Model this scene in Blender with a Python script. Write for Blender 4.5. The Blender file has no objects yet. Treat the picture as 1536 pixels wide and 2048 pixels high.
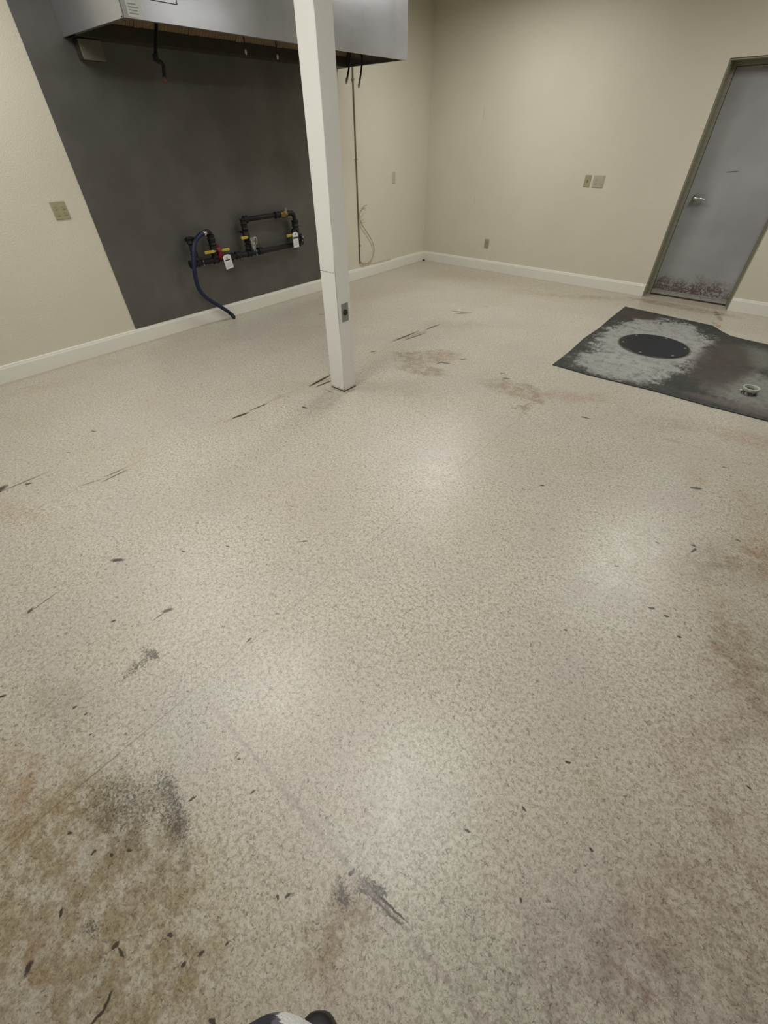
import bpy, bmesh, math, random
from mathutils import Vector, Matrix
random.seed(7)
sc = bpy.context.scene
C = sc.collection
PI = math.pi

# ------------------------------------------------------------ camera, light, exposure
H = 1.55
cam_data = bpy.data.cameras.new('camera')
cam_data.sensor_fit = 'VERTICAL'
cam_data.sensor_height = 32.0
cam_data.lens = 834.0 / 2048.0 * 32.0
cam_data.clip_start = 0.02
cam = bpy.data.objects.new('camera', cam_data)
C.objects.link(cam)
def unit(v):
    l = math.sqrt(sum(a*a for a in v)); return Vector([a/l for a in v])
_down = unit((13, 926, 834)); _Y = unit((963, -764, 834)); _Z = -_down
_Y = (_Y - _Y.dot(_Z)*_Z).normalized(); _X = _Y.cross(_Z)
right = Vector((_X[0], _Y[0], _Z[0])); imgdown = Vector((_X[1], _Y[1], _Z[1])); fwd = Vector((_X[2], _Y[2], _Z[2]))
M = Matrix((right, -imgdown, -fwd)).transposed().to_4x4()
M.translation = (0, 0, H)
cam.matrix_world = M
sc.camera = cam

sc.view_settings.view_transform = 'Standard'
sc.view_settings.look = 'None'
sc.view_settings.gamma = 1.0
sc.view_settings.use_curve_mapping = False
sc.view_settings.exposure = 0.2

world = bpy.data.worlds.new('world'); sc.world = world
world.use_nodes = True
world.node_tree.nodes['Background'].inputs[0].default_value = (0.9, 0.95, 1.0, 1)
world.node_tree.nodes['Background'].inputs[1].default_value = 0.02

CEIL = 2.9
LAMP_POWER = 30.0
LAMP_COLOR = (1.0, 0.985, 0.95)
LAMP_SPREAD = 170
LAMPS = [(-0.62, 0.88, 0.74, 'near side of the room, in the row right of the post'), (-2.19, 0.70, 0.74, 'middle of the row nearest the camera'), (-3.85, 0.80, 0.56, 'end of the near row beside the left wall'),
         (-3.05, 4.95, 1.05, 'far row, in the corner beyond the hood'), (0.02, 4.85, 0.95, 'far row, above the rubber floor sheet')]
XL, YR, XR, YF = -4.735, 6.55, 3.2, -3.2
JACKET_FRONT = 0.2148

# ------------------------------------------------------------ node helpers
class N:
    def __init__(s, name):
        s.m = bpy.data.materials.new(name); s.m.use_nodes = True
        s.t = s.m.node_tree; s.b = s.t.nodes['Principled BSDF']
        s.tc = None
    def n(s, ty, ins=None, **kw):
        nd = s.t.nodes.new(ty)
        for k, v in kw.items(): setattr(nd, k, v)
        if ins:
            for k, v in ins.items(): s.put(nd.inputs[k], v)
        return nd
    def put(s, sock, v):
        if isinstance(v, bpy.types.NodeSocket): s.t.links.new(v, sock)
        else:
            if isinstance(v, tuple) and len(v) == 3 and sock.type == 'RGBA': v = v + (1,)
            sock.default_value = v
    def co(s):
        if not s.tc: s.tc = s.n('ShaderNodeTexCoord').outputs['Object']
        return s.tc
    def math(s, op, a, b=0.0, c=0.0, clamp=False):
        nd = s.n('ShaderNodeMath', operation=op, use_clamp=clamp)
        s.put(nd.inputs[0], a); s.put(nd.inputs[1], b); s.put(nd.inputs[2], c)
        return nd.outputs[0]
    def vec(s, op, a, b):
        nd = s.n('ShaderNodeVectorMath', operation=op); s.put(nd.inputs[0], a); s.put(nd.inputs[1], b)
        return nd.outputs[0]
    def noise(s, scale, detail=2.0, rough=0.5, dist=0.0, co=None, col=False):
        nd = s.n('ShaderNodeTexNoise', {'Scale': scale, 'Detail': detail, 'Roughness': rough, 'Distortion': dist})
        s.put(nd.inputs['Vector'], co if co is not None else s.co())
        return nd.outputs['Color' if col else 'Fac']
    def ramp(s, v, lo, hi, a=0.0, b=1.0):
        nd = s.n('ShaderNodeMapRange', interpolation_type='SMOOTHSTEP')
        for i, x in enumerate((v, lo, hi, a, b)): s.put(nd.inputs[i], x)
        return nd.outputs[0]
    def mix(s, f, a, b, blend='MIX'):
        nd = s.n('ShaderNodeMix', data_type='RGBA', blend_type=blend)
        s.put(nd.inputs[0], f); s.put(nd.inputs[6], a); s.put(nd.inputs[7], b)
        return nd.outputs[2]
    def bump(s, h, strength=0.2, dist=0.002):
        nd = s.n('ShaderNodeBump', {'Strength': strength, 'Distance': dist, 'Height': h})
        s.put(s.b.inputs['Normal'], nd.outputs[0])
    def set(s, **kw):
        for k, v in kw.items(): s.put(s.b.inputs[k.replace('_', ' ')], v)
        return s
    def sep(s, v):
        nd = s.n('ShaderNodeSeparateXYZ'); s.put(nd.inputs[0], v); return nd.outputs

def simple(name, col, rough=0.5, metal=0.0, var=0.12, scale=30.0, bump=0.0):
    m = N(name)
    f = m.noise(scale, 3)
    d = tuple(c*(1-var) for c in col)
    l = tuple(min(1, c*(1+var)) for c in col)
    m.set(Base_Color=m.mix(f, d, l), Roughness=rough, Metallic=metal)
    if bump: m.bump(m.noise(scale*4, 2), bump)
    return m.m

def wall_mat(name, col, marks=False):
    m = N(name)
    big = m.ramp(m.noise(1.3, 3), 0.3, 0.7)
    base = m.mix(big, tuple(c*0.95 for c in col), col)
    if marks:   # scratches on the painted wall
        P = m.sep(m.co())
        for cx, z0, z1 in ((-3.868, 1.70, 1.82), (-3.864, 0.80, 0.90)):
            ax = m.math('ABSOLUTE', m.math('SUBTRACT', m.math('ADD', P[0], m.math('MULTIPLY', m.noise(14), 0.02)), cx+0.01))
            a = m.ramp(ax, 0.002, 0.006, 1, 0)
            mid, hw = (z0+z1)/2, (z1-z0)/2
            bz = m.ramp(m.math('ABSOLUTE', m.math('SUBTRACT', P[2], mid)), hw*0.7, hw, 1, 0)
            base = m.mix(m.math('MULTIPLY', m.math('MULTIPLY', a, bz), 0.4), base, (0.22, 0.20, 0.15))
    m.set(Base_Color=base, Roughness=0.62)
    h = m.noise(95, 3, 0.6)
    m.bump(m.ramp(h, 0.35, 0.65), 0.35, 0.0025)
    return m.m

# floor dirt and wear, plus broad patches painting light falloff into the near corners: kind -> (x, y, half length, half width, angle, strength) in metres
MARKS={
 'k':[(-2.663,1.436,0.055,0.01,1.42,1),(-2.665,1.606,0.0719,0.006,1.51,0.6),(-2.633,0.491,0.0695,0.004,1.6,0.8),(-2.667,0.503,0.053,0.004,1.54,0.5),(-2.679,0.35,0.0787,0.004,1.29,0.25),(-2.642,2.235,0.1063,0.012,1.67,0.9),(-2.57,2.223,0.0828,0.008,1.47,0.8),(-2.73,3.531,0.1763,0.01,1.52,0.6),(-2.649,3.585,0.1377,0.008,1.42,0.6),(-2.674,3.937,0.0983,0.01,1.49,0.6),(-2.748,4.556,0.0789,0.008,0.26,0.7),(-2.664,4.551,0.0855,0.014,0.8,0.75),(-2.062,3.187,0.0337,0.006,1.34,0.9),(-2.018,3.215,0.0411,0.008,0.33,0.9),(-1.941,3.39,0.0281,0.008,0.98,0.9),(-2.715,2.999,0.0281,0.008,1,0.6),(-1.495,3.34,0.0293,0.008,0.44,0.6),(-1.429,3.27,0.0317,0.01,0.21,0.4),(-0.66,3.034,0.0287,0.006,0.18,0.9),(0.142,2.627,0.0271,0.008,0.57,1.3),(0.245,2.069,0.0223,0.005,1.32,0.7),(0.237,2.106,0.0146,0.008,0.14,0.3),(0.183,1.57,0.0111,0.005,0.48,0.9),(0.243,1.567,0.0079,0.005,0.24,0.9),(-0.559,2.079,0.0109,0.005,0.69,0.9),(0.23,2.97,0.0121,0.004,0.36,0.9),(0.402,2.29,0.0104,0.005,-0.01,0.7),(0.31,1.493,0.0077,0.004,0.38,0.8),(-0.013,1.722,0.0088,0.004,0.7,0.7),(-0.061,1.223,0.0071,0.004,0.7,0.6),(0.094,2.012,0.0105,0.004,-0.25,0.6),(0.146,0.745,0.007,0.003,0.51,0.9),(0.288,0.566,0.0053,0.003,-0.13,0.9),(0.094,0.533,0.0074,0.003,-0.37,0.8),(-0.008,0.372,0.0068,0.003,0.38,0.9),(0.611,1.046,0.008,0.003,-0.26,0.5),(0.182,0.335,0.0056,0.003,-0.57,0.6),(-1.915,0.182,0.0301,0.01,0.7,0.45),(-1.444,0.19,0.0225,0.009,1.1,0.5),(-1.443,0.153,0.0245,0.004,1.55,0.3),(-1.298,0.865,0.0168,0.004,0.84,0.5),(-1.912,0.18,0.0164,0.005,0.99,0.5),(-1.716,0.423,0.0114,0.003,0.27,0.7),(-1.572,0.012,0.0089,0.004,1.23,0.7),(-1.572,0.59,0.0089,0.003,0.39,0.6),(-3.138,0.402,0.0142,0.004,0.69,0.5),(-3.292,0.626,0.0182,0.005,0.43,0.6),(-2.383,1.826,0.0232,0.008,0.13,0.6),(-1.913,-0.204,0.0141,0.006,2.06,0.6),(-1.918,-0.151,0.0561,0.003,1.76,0.35),(-3.002,0.102,0.1357,0.006,1.57,0.3),(-3.027,-0.023,0.0442,0.02,2.08,0.6),(-2.961,0.11,0.016,0.008,1,0.7),(-1.044,0.337,0.0099,0.003,1.69,0.8),(-0.716,-0.119,0.01,0.003,1.31,0.9),(-1.561,-0.408,0.0106,0.004,0.99,0.8),(-0.585,0.016,0.0073,0.003,1.39,0.7),(-1.307,-0.246,0.0065,0.003,1.59,0.8),(-0.698,0.043,0.0056,0.002,0.49,0.8),(-1.251,-0.23,0.0055,0.003,1.48,0.6),(-0.494,-0.479,0.0167,0.003,-1.1,0.9),(-0.488,-0.503,0.015,0.003,-1.58,0.8),(-0.703,-0.584,0.0135,0.007,2.12,0.6),(-0.751,-0.491,0.01,0.003,2.46,0.9),(-0.575,-0.423,0.0069,0.004,1.18,1),(-0.552,-0.419,0.0132,0.003,0.05,0.6),(-0.484,-0.32,0.0065,0.004,0.33,0.8),(-0.918,-0.407,0.005,0.003,1.01,0.9),(-1.164,-0.249,0.0039,0.003,1.78,0.7),(-0.816,-0.378,0.0059,0.003,1.62,0.8),(-0.769,-0.348,0.0053,0.003,0.19,0.8),(-0.74,-0.308,0.0064,0.003,1.05,0.7),(-0.357,-0.235,0.0044,0.003,1.42,0.8),(-0.393,-0.285,0.0077,0.004,1.2,0.6),(-0.409,-0.326,0.0061,0.004,1.63,0.8),(-0.273,-0.33,0.0072,0.004,0.22,0.9),(-0.329,-0.091,0.0062,0.003,0.01,0.8),(-0.309,-0.072,0.0073,0.003,1.2,0.9),(-0.209,0.078,0.0095,0.004,1.46,0.9),(-0.086,0.081,0.0507,0.0025,0.08,0.6),(-0.079,0.095,0.0513,0.0025,0.1,0.6),(-2.443,2.14,0.0591,0.004,-0.03,0.3),(-3.951,3.471,0.0317,0.008,0.67,0.5),(-2.603,4.932,0.0211,0.006,0.67,0.5),(-4.483,0.562,0.0848,0.004,1.31,0.3)],
 'b':[(-2.618,2.228,0.1176,0.03,1.42,0.5),(-2.698,3.566,0.2238,0.035,1.35,1.02),(-0.7,-0.618,0.3834,0.22,0.33,0.7),(-0.484,-0.489,0.2188,0.1,0.55,0.5),(-0.546,-0.431,0.0804,0.035,-0.16,0.55),(-0.871,-0.403,0.0953,0.05,0.44,0.4),(-0.507,-0.483,0.0376,0.02,1.3,0.6),(-0.153,0.024,0.078,0.055,0.26,0.8),(-0.163,-0.041,0.0984,0.06,1.35,0.5),(-2.229,3.226,0.2812,0.16,0.88,1.19),(-2.091,2.959,0.2213,0.1,0.22,1.105),(-2.423,3.147,0.1408,0.05,0.26,0.68),(-1.144,3.169,0.1932,0.06,-0.83,1.02),(-1.086,2.923,0.0946,0.025,1.1,1.19),(-1.279,3.126,0.2933,0.12,0.07,0.68),(-1.417,3.211,0.1266,0.05,-0.57,0.3),(-1.058,2.851,0.1034,0.02,1.67,0.6),(-0.148,3.321,0.2934,0.1,0.69,0.25),(0.412,2.106,0.3331,0.16,0.79,0.4),(0.438,1.599,0.1293,0.07,-1.1,0.35),(0.47,0.494,0.0302,0.015,0.83,0.8),(-2.389,2.196,0.0828,0.012,-0.01,0.7),(-2.307,2.263,0.075,0.012,1.49,0.7),(-0.763,6.351,0.5476,0.1,-0.05,1.19),(-1.718,6.114,0.7189,0.12,0.48,0.3),(-0.776,-0.521,0.5596,0.3,0.14,0.5),(-0.661,-0.555,0.4949,0.3,0.26,0.5),(0.557,1.567,0.3149,0.15,-1.16,0.4),(-1.333,-0.255,0.1991,0.08,0.22,0.25)],
 'o':[(0.12,2.723,0.1435,0.05,1.74,0.55),(0.203,2.375,0.0611,0.01,0.93,0.8),(-1.253,-0.448,0.1447,0.06,0.14,0.6),(-1.189,-0.523,0.1877,0.08,0.18,0.4),(-0.726,-0.567,0.0828,0.04,0.39,0.4),(-0.127,0.014,0.013,0.006,1.94,1.2),(0.478,2.357,0.4734,0.12,-1.34,0.5),(0.426,1.768,0.2036,0.1,-0.84,0.35),(0.346,2.719,0.1399,0.05,-0.86,0.35),(-4.387,0.584,0.28,0.08,1.45,0.35),(-2.724,-0.031,0.2429,0.1,0.24,0.35),(-4.416,1.277,0.2278,0.1,1.05,0.3),(-4.023,4.535,0.733,0.3,1.42,0.25),(-3.514,6.1,0.8047,0.3,0.2,0.3),(-2.483,5.805,0.4434,0.15,0.25,0.25),(-4.335,3.649,0.4261,0.2,1.83,0.3)],
 'm':[(-0.036,3.11,0.1257,0.012,0.05,1.53),(0.337,3.095,0.109,0.006,-0.02,0.6),(-0.189,3.097,0.0567,0.01,0.1,0.3),(-0.114,-0.09,0.0938,0.05,-0.33,0.45),(-0.868,3.304,0.2717,0.1,0.56,0.765),(0.295,3.431,0.2274,0.12,0.07,0.85),(0.517,1.417,0.1897,0.12,-0.66,0.4),(0.469,0.491,0.0538,0.035,-0.63,1.53),(0.479,0.392,0.0526,0.035,-0.06,0.6),(0.474,0.57,0.1793,0.1,0.96,0.4),(0.441,0.381,0.1379,0.08,0.49,0.3),(0.475,1.136,0.2555,0.1,1.02,0.35),(0.633,0.807,0.3871,0.22,-1.13,0.35)],
 's':[(-1.304,0.04,0.053,0.02,0.29,1),(-1.287,-0.024,0.08,0.03,1.55,0.85),(-0.803,-0.153,0.0733,0.022,-0.04,0.6),(-0.683,-0.183,0.0824,0.035,-0.1,0.7),(-0.86,-0.272,0.1784,0.09,0.32,0.35),(-0.864,-0.249,0.2153,0.12,0.7,0.3),(-0.653,-0.448,0.0282,0.02,0.42,0.8),(-0.141,0.094,0.0377,0.02,0.28,1),(-0.17,0.087,0.0473,0.025,0.07,0.6),(-0.078,0.087,0.0662,0.012,0.11,0.85),(-0.122,0.1,0.0195,0.012,0.12,0.8),(-0.199,0.031,0.0324,0.015,-0.38,0.8),(-0.185,0.023,0.0745,0.03,0.7,0.6),(-0.215,-0.057,0.0219,0.012,-0.1,0.5),(-1.589,2.312,0.0843,0.02,-0.17,0.5)],
 'g':[(-0.623,-0.216,0.046,0.02,-0.02,0.7),(0.6,0.652,0.0435,0.01,-1.4,0.5),(0.6,0.571,0.0583,0.01,-1.68,0.6),(0.542,0.485,0.0302,0.01,-0.22,0.5),(0.59,0.505,0.0253,0.014,-0.12,0.9),(0.57,1.199,0.0692,0.03,1.01,0.5),(0.565,0.894,0.0659,0.04,-1.15,0.3),(0.591,0.445,0.0422,0.03,-1.16,0.4),(0.608,1.369,0.0573,0.03,-0.66,0.4),(-2.458,4.191,0.605,0.14,0.67,0.22),(-2.334,1.945,0.2435,0.15,1.41,0.25),(0.577,0.486,0.5233,0.35,0.68,0.35),(0.323,0.198,0.4324,0.2,0.63,0.3),(-0.802,-0.276,0.2642,0.1,0.14,0.5),(-0.724,-0.176,0.1406,0.03,-0.24,0.6),(-1.303,-0.311,0.1703,0.08,-0.03,0.2),(-0.278,0.095,0.0722,0.008,-0.25,0.5),(-0.689,0.085,0.1612,0.006,-0.01,0.4),(-0.424,0.085,0.1197,0.01,0,0.35),(0.05,0.089,0.0749,0.008,-0.01,0.4)],
 'y':[(-0.832,-0.392,0.298,0.16,-0.14,0.7),(-0.665,-0.45,0.3269,0.22,0.7,0.55),(-0.942,-0.531,0.2578,0.18,0.92,0.5),(-0.182,-0.087,0.0809,0.04,0.48,0.4),(-1.855,2.529,0.542,0.25,0.38,0.35),(-3.682,3.176,0.9431,0.3,1.76,0.22),(-2.134,-0.033,0.045,0.02,0.37,0.6),(-1.956,-0.046,0.0691,0.04,0.44,0.3),(-2.719,1.023,0.0572,0.02,0.87,0.7),(-2.687,1.292,0.1022,0.015,1.21,0.4),(-2.662,1.813,0.0973,0.03,1.38,0.5),(-4.569,2.122,0.5275,0.2,1.85,0.3),(0.24,0.731,0.0822,0.06,-0.49,0.2),(-0.492,-0.331,0.4731,0.3,0.15,0.5),(-2.831,6.114,1.9578,0.5,0.09,0.4)],
 'r':[(-0.375,6.267,0.199,0.03,-1.23,0.9),(-0.32,5.896,0.1112,0.03,-1.05,0.6)],
}


def floor_mat():
    m = N('speckled_vinyl')
    co = m.co()
    flat = m.vec('MULTIPLY', co, (1, 1, 0))
    def warp(amount, scale, det=3):
        w = m.vec('SUBTRACT', m.noise(scale, det, 0.6, col=True, co=flat), (0.5, 0.5, 0.5))
        w = m.vec('MULTIPLY', w, (amount, amount, 0))
        return m.vec('ADD', flat, w)
    w_small = warp(0.012, 70)
    w_big = warp(0.16, 9, 5)
    w_mid = warp(0.05, 30, 4)
    def accum(kind, vec, grow=1.0):
        acc = 0.0
        for (x, y, a, b, ang, s) in MARKS.get(kind, []):
            mp = m.n('ShaderNodeMapping', vector_type='TEXTURE')
            m.put(mp.inputs['Vector'], vec)
            mp.inputs['Location'].default_value = (x, y, 0)
            mp.inputs['Rotation'].default_value = (0, 0, ang)
            mp.inputs['Scale'].default_value = (a*grow, b*grow, 1)
            g = m.n('ShaderNodeTexGradient', gradient_type='SPHERICAL')
            m.put(g.inputs[0], mp.outputs[0])
            acc = m.math('MULTIPLY_ADD', g.outputs['Fac'], s, acc)
        return acc
    # base: cream vinyl, soft mottle, fine curly flecks
    mott = m.noise(78, 3, 0.65, 0.5, co=flat)
    base = m.mix(m.ramp(mott, 0.32, 0.62), (0.355, 0.324, 0.258), (0.585, 0.553, 0.470))
    broad = m.ramp(m.noise(1.6, 4, co=flat), 0.35, 0.7)
    base = m.mix(m.math('MULTIPLY', broad, 0.35), base, (0.42, 0.36, 0.285))
    cool = m.ramp(m.noise(2.3, 3, co=m.vec('ADD', flat, (5, 9, 0))), 0.45, 0.7)
    base = m.mix(m.math('MULTIPLY', cool, 0.35), base, (0.44, 0.415, 0.39))
    fine = m.noise(190, 2, 0.6, co=flat)
    base = m.mix(m.ramp(fine, 0.56, 0.70, 0, 0.68), base, (0.27, 0.235, 0.175))
    base = m.mix(m.ramp(fine, 0.42, 0.30, 0, 0.55), base, (0.68, 0.64, 0.56))
    for sc_, thr, colr, st in ((48, 0.022, (0.15, 0.125, 0.09), 0.75), (84, 0.035, (0.18, 0.15, 0.105), 0.70)):
        ln = m.math('ABSOLUTE', m.math('SUBTRACT', m.noise(sc_, 1.0, 0.5, 0.9, co=flat), 0.5))
        ln = m.ramp(ln, thr*0.3, thr, 1, 0)
        gate = m.ramp(m.noise(sc_*0.9, 2, co=m.vec('ADD', flat, (3, 1, 0))), 0.50, 0.58)
        base = m.mix(m.math('MULTIPLY', m.math('MULTIPLY', ln, gate), st), base, colr)
    # floor coordinates for the seams and wall lines
    P = m.sep(flat)
    # tint stains; the broadest near ones put the dim foreground into the colour
    n1 = m.noise(14, 5, 0.65, co=flat); n2 = m.noise(70, 4, 0.7, co=flat)
    patch = m.math('MULTIPLY_ADD', n1, 1.5, -0.2)
    for kind, col, gain in (('y', (0.80, 0.74, 0.56), 1.0), ('o', (0.86, 0.66, 0.48), 0.9), ('m', (0.80, 0.64, 0.63), 1.0),
                            ('b', (0.54, 0.43, 0.32), 1.2), ('g', (0.56, 0.54, 0.53), 1.0), ('r', (0.50, 0.20, 0.14), 1.2)):
        a = accum(kind, w_big if kind in 'yobm' else w_mid, 1.25)
        f = m.math('MINIMUM', m.math('MULTIPLY', a, 2.3*gain), 0.95)
        f = m.math('MULTIPLY', f, m.ramp(n1, 0.36, 0.62, 0.25, 1.0))
        f = m.math('MULTIPLY', f, m.math('MULTIPLY_ADD', n2, 0.9, 0.25), clamp=True)
        base = m.mix(m.math('MINIMUM', f, 0.95), base, col, 'MULTIPLY')
    # speckled dirt clusters
    a = m.math('MINIMUM', accum('s', w_mid, 1.4), 0.9)
    sp = m.math('ADD', m.noise(130, 4, 0.8, 0.6, co=flat), m.math('MULTIPLY', a, 0.25))
    f = m.math('MULTIPLY', m.ramp(sp, 0.57, 0.74), m.math('MINIMUM', m.math('MULTIPLY', a, 2.2), 0.80))
    base = m.mix(f, base, (0.045, 0.038, 0.028))
    # crisp dark scratches and crumbs
    a = accum('k', w_small, 1.45)
    f = m.math('MULTIPLY', m.math('MULTIPLY', a, 4.2), m.math('MULTIPLY_ADD', m.noise(160, 3, co=flat), 2.0, -0.15), clamp=True)
    base = m.mix(m.math('MINIMUM', f, 0.92), base, (0.035, 0.025, 0.018))
    # random tiny crumbs
    vo = m.n('ShaderNodeTexVoronoi', {'Scale': 7.0, 'Randomness': 1.0}); m.put(vo.inputs['Vector'], w_small)
    gate = m.ramp(m.sep(vo.outputs['Color'])[0], 0.55, 0.56)
    f = m.math('MULTIPLY', m.ramp(vo.outputs['Distance'], 0.012, 0.026, 1, 0), gate)
    base = m.mix(m.math('MULTIPLY', f, 0.8), base, (0.06, 0.045, 0.03))
    # sheet seams
    def seam(axis, at, w, lo, hi, st, col=(0.16, 0.12, 0.08)):
        nonlocal base
        d = m.math('ABSOLUTE', m.math('SUBTRACT', m.math('ADD', P[axis], m.math('MULTIPLY', m.noise(3, co=flat), 0.012)), at + 0.006))
        l = m.ramp(d, w*0.3, w, 1, 0)
        o = P[1-axis]
        g = m.math('MULTIPLY', m.ramp(o, lo-0.05, lo+0.05), m.ramp(o, hi-0.05, hi+0.05, 1, 0))
        g = m.math('MULTIPLY', g, m.ramp(m.noise(5, 3, co=flat), 0.3, 0.6, 0.35, 1))
        base = m.mix(m.math('MULTIPLY', m.math('MULTIPLY', l, g), st), base, col)
    seam(0, -1.026, 0.0035, -3.0, 0.02, 0.8)
    seam(0, -1.03, 0.003, 0.02, 3.0, 0.4)
    seam(0, -2.67, 0.004, -1.0, 4.2, 0.35)
    seam(1, 0.083, 0.012, -0.92, 0.3, 0.35, (0.30, 0.26, 0.23))
    # grime line along the walls
    e1 = m.ramp(P[0], XL+0.02, XL+0.10, 1, 0); e2 = m.ramp(P[1], YR-0.08, YR-0.01, 0, 1)
    e = m.math('MULTIPLY', m.math('MAXIMUM', e1, e2), m.math('MULTIPLY_ADD', n1, 1.2, 0.0))
    base = m.mix(m.math('MULTIPLY', e, 0.6), base, (0.30, 0.22, 0.12))
    rough = m.math('MULTIPLY_ADD', m.noise(9, 4, 0.6, co=flat), 0.18, 0.27)
    m.set(Base_Color=base, Roughness=rough)
    m.b.inputs['Specular IOR Level'].default_value = 0.5
    h = m.math('ADD', m.noise(120, 2, co=flat), m.math('MULTIPLY', m.noise(22, 2, co=flat), 1.2))
    m.bump(h, 0.22, 0.0010)
    return m.m

MAT = {}
WALL = (0.625, 0.595, 0.485)
MAT['wall'] = wall_mat('cream_wall_paint', WALL)
MAT['wall_marked'] = wall_mat('cream_wall_paint_scratched', WALL, True)
MAT['trim'] = simple('cream_trim_paint', (0.73, 0.72, 0.65), 0.4, var=0.04, scale=6)
MAT['ceiling'] = simple('ceiling_paint', (0.62, 0.60, 0.54), 0.8, var=0.03)
def post_mat():
    m = N('white_post_paint'); P = m.sep(m.co())
    base = m.mix(m.noise(5, 3), (0.73, 0.73, 0.69), (0.78, 0.78, 0.74))
    def dark(f, st):
        nonlocal base
        base = m.mix(m.math('MULTIPLY', f, st), base, (0.06, 0.05, 0.035))
    # broken crack across the front face, hairline along the corner, chipped foot
    d = m.math('ABSOLUTE', m.math('SUBTRACT', P[2], m.math('ADD', 0.855, m.math('MULTIPLY', m.noise(30), 0.01))))
    f = m.math('MULTIPLY', m.ramp(d, 0.001, 0.004, 1, 0), m.ramp(m.noise(60, 2), 0.42, 0.55))
    dark(m.math('MULTIPLY', f, m.ramp(P[1], -0.0660, -0.0664, 0, 1)), 0.75)
    e = m.ramp(m.math('ADD', m.math('ABSOLUTE', m.math('SUBTRACT', P[0], 0.074)), m.math('ABSOLUTE', m.math('ADD', P[1], 0.067))), 0.002, 0.006, 1, 0)
    dark(m.math('MULTIPLY', e, m.ramp(m.noise(4, 3), 0.45, 0.6)), 0.65)
    dark(m.math('MULTIPLY', m.ramp(P[2], 0.004, 0.03, 1, 0), m.ramp(m.noise(50, 4), 0.42, 0.56)), 0.8)
    m.set(Base_Color=base, Roughness=0.42); m.bump(m.noise(90, 2), 0.06)
    return m.m
MAT['post'] = post_mat()
MAT['floor'] = floor_mat()
MAT['black_iron'] = simple('black_iron_pipe', (0.006, 0.005, 0.005), 0.65, 0.1, var=0.4, scale=60)
MAT['rust'] = simple('rusty_pipe_end', (0.10, 0.055, 0.035), 0.7, var=0.3, scale=80)
MAT['brass'] = simple('aged_brass', (0.26, 0.17, 0.05), 0.4, 0.8, var=0.3, scale=80)
MAT['dull_brass'] = simple('dull_brass_tube', (0.20, 0.165, 0.09), 0.5, 0.3, var=0.2, scale=40)
MAT['yellow'] = simple('yellow_vinyl_grip', (0.46, 0.34, 0.03), 0.45, var=0.15)
MAT['red'] = simple('red_enamel', (0.17, 0.006, 0.012), 0.45, var=0.2)
MAT['blue'] = simple('blue_hose_coating', (0.004, 0.008, 0.042), 0.5, var=0.3, scale=50)
MAT['chrome'] = simple('chrome', (0.62, 0.62, 0.60), 0.22, 1.0, var=0.1)
MAT['steel_fit'] = simple('steel_fitting', (0.45, 0.44, 0.42), 0.35, 0.9, var=0.2)
MAT['black'] = simple('black_rubber', (0.012, 0.012, 0.013), 0.5, var=0.3, scale=50)
MAT['ink'] = simple('dark_print', (0.05, 0.05, 0.055), 0.7)
MAT['grey_ink'] = simple('grey_print', (0.28, 0.29, 0.31), 0.7)
MAT['paper'] = simple('white_tag_card', (0.70, 0.71, 0.70), 0.5, var=0.05)
MAT['ivory'] = simple('ivory_plastic', (0.33, 0.30, 0.18), 0.4, var=0.06)
MAT['ivory_dark'] = simple('ivory_slot', (0.11, 0.10, 0.06), 0.5)
MAT['beige_plate'] = simple('beige_plastic_plate', (0.42, 0.38, 0.28), 0.45, var=0.06)
MAT['paint_plate'] = simple('painted_over_plate', (0.46, 0.43, 0.34), 0.5, var=0.06)
MAT['grey_box'] = simple('shade_toned_grey_paint', (0.13, 0.125, 0.095), 0.5, var=0.1)  # light grey cover, darkened here to carry the shade under the hood
MAT['plate_metal'] = simple('brushed_plate', (0.34, 0.34, 0.33), 0.38, 0.7, var=0.12)
MAT['cord'] = simple('tan_wire', (0.36, 0.27, 0.12), 0.5, var=0.15)
MAT['dark_steel'] = simple('greasy_steel', (0.055, 0.045, 0.035), 0.5, 0.5, var=0.3, scale=8)
MAT['hood_inside'] = simple('greasy_hood_inside', (0.17, 0.115, 0.06), 0.6, 0.1, var=0.3, scale=5)
MAT['pvc'] = simple('pvc_plastic', (0.66, 0.66, 0.60), 0.4, var=0.06)

def steel(name, a, b, rough, metal=0.85):
    m = N(name)
    mp = m.n('ShaderNodeMapping'); m.put(mp.inputs['Vector'], m.co()); mp.inputs['Scale'].default_value = (60, 2.0, 60)
    br = m.noise(3, 4, 0.6, co=mp.outputs[0])
    bl = m.ramp(m.noise(1.7, 4, 0.6), 0.3, 0.7)
    m.set(Base_Color=m.mix(bl, a, b), Metallic=metal, Roughness=m.math('MULTIPLY_ADD', br, 0.06, rough))
    return m.m
MAT['hood'] = steel('hood_stainless', (0.40, 0.41, 0.43), (0.52, 0.53, 0.56), 0.20)
MAT['panel'] = steel('wall_sheet_steel', (0.115, 0.110, 0.102), (0.15, 0.146, 0.137), 0.42, 0.5)

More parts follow.
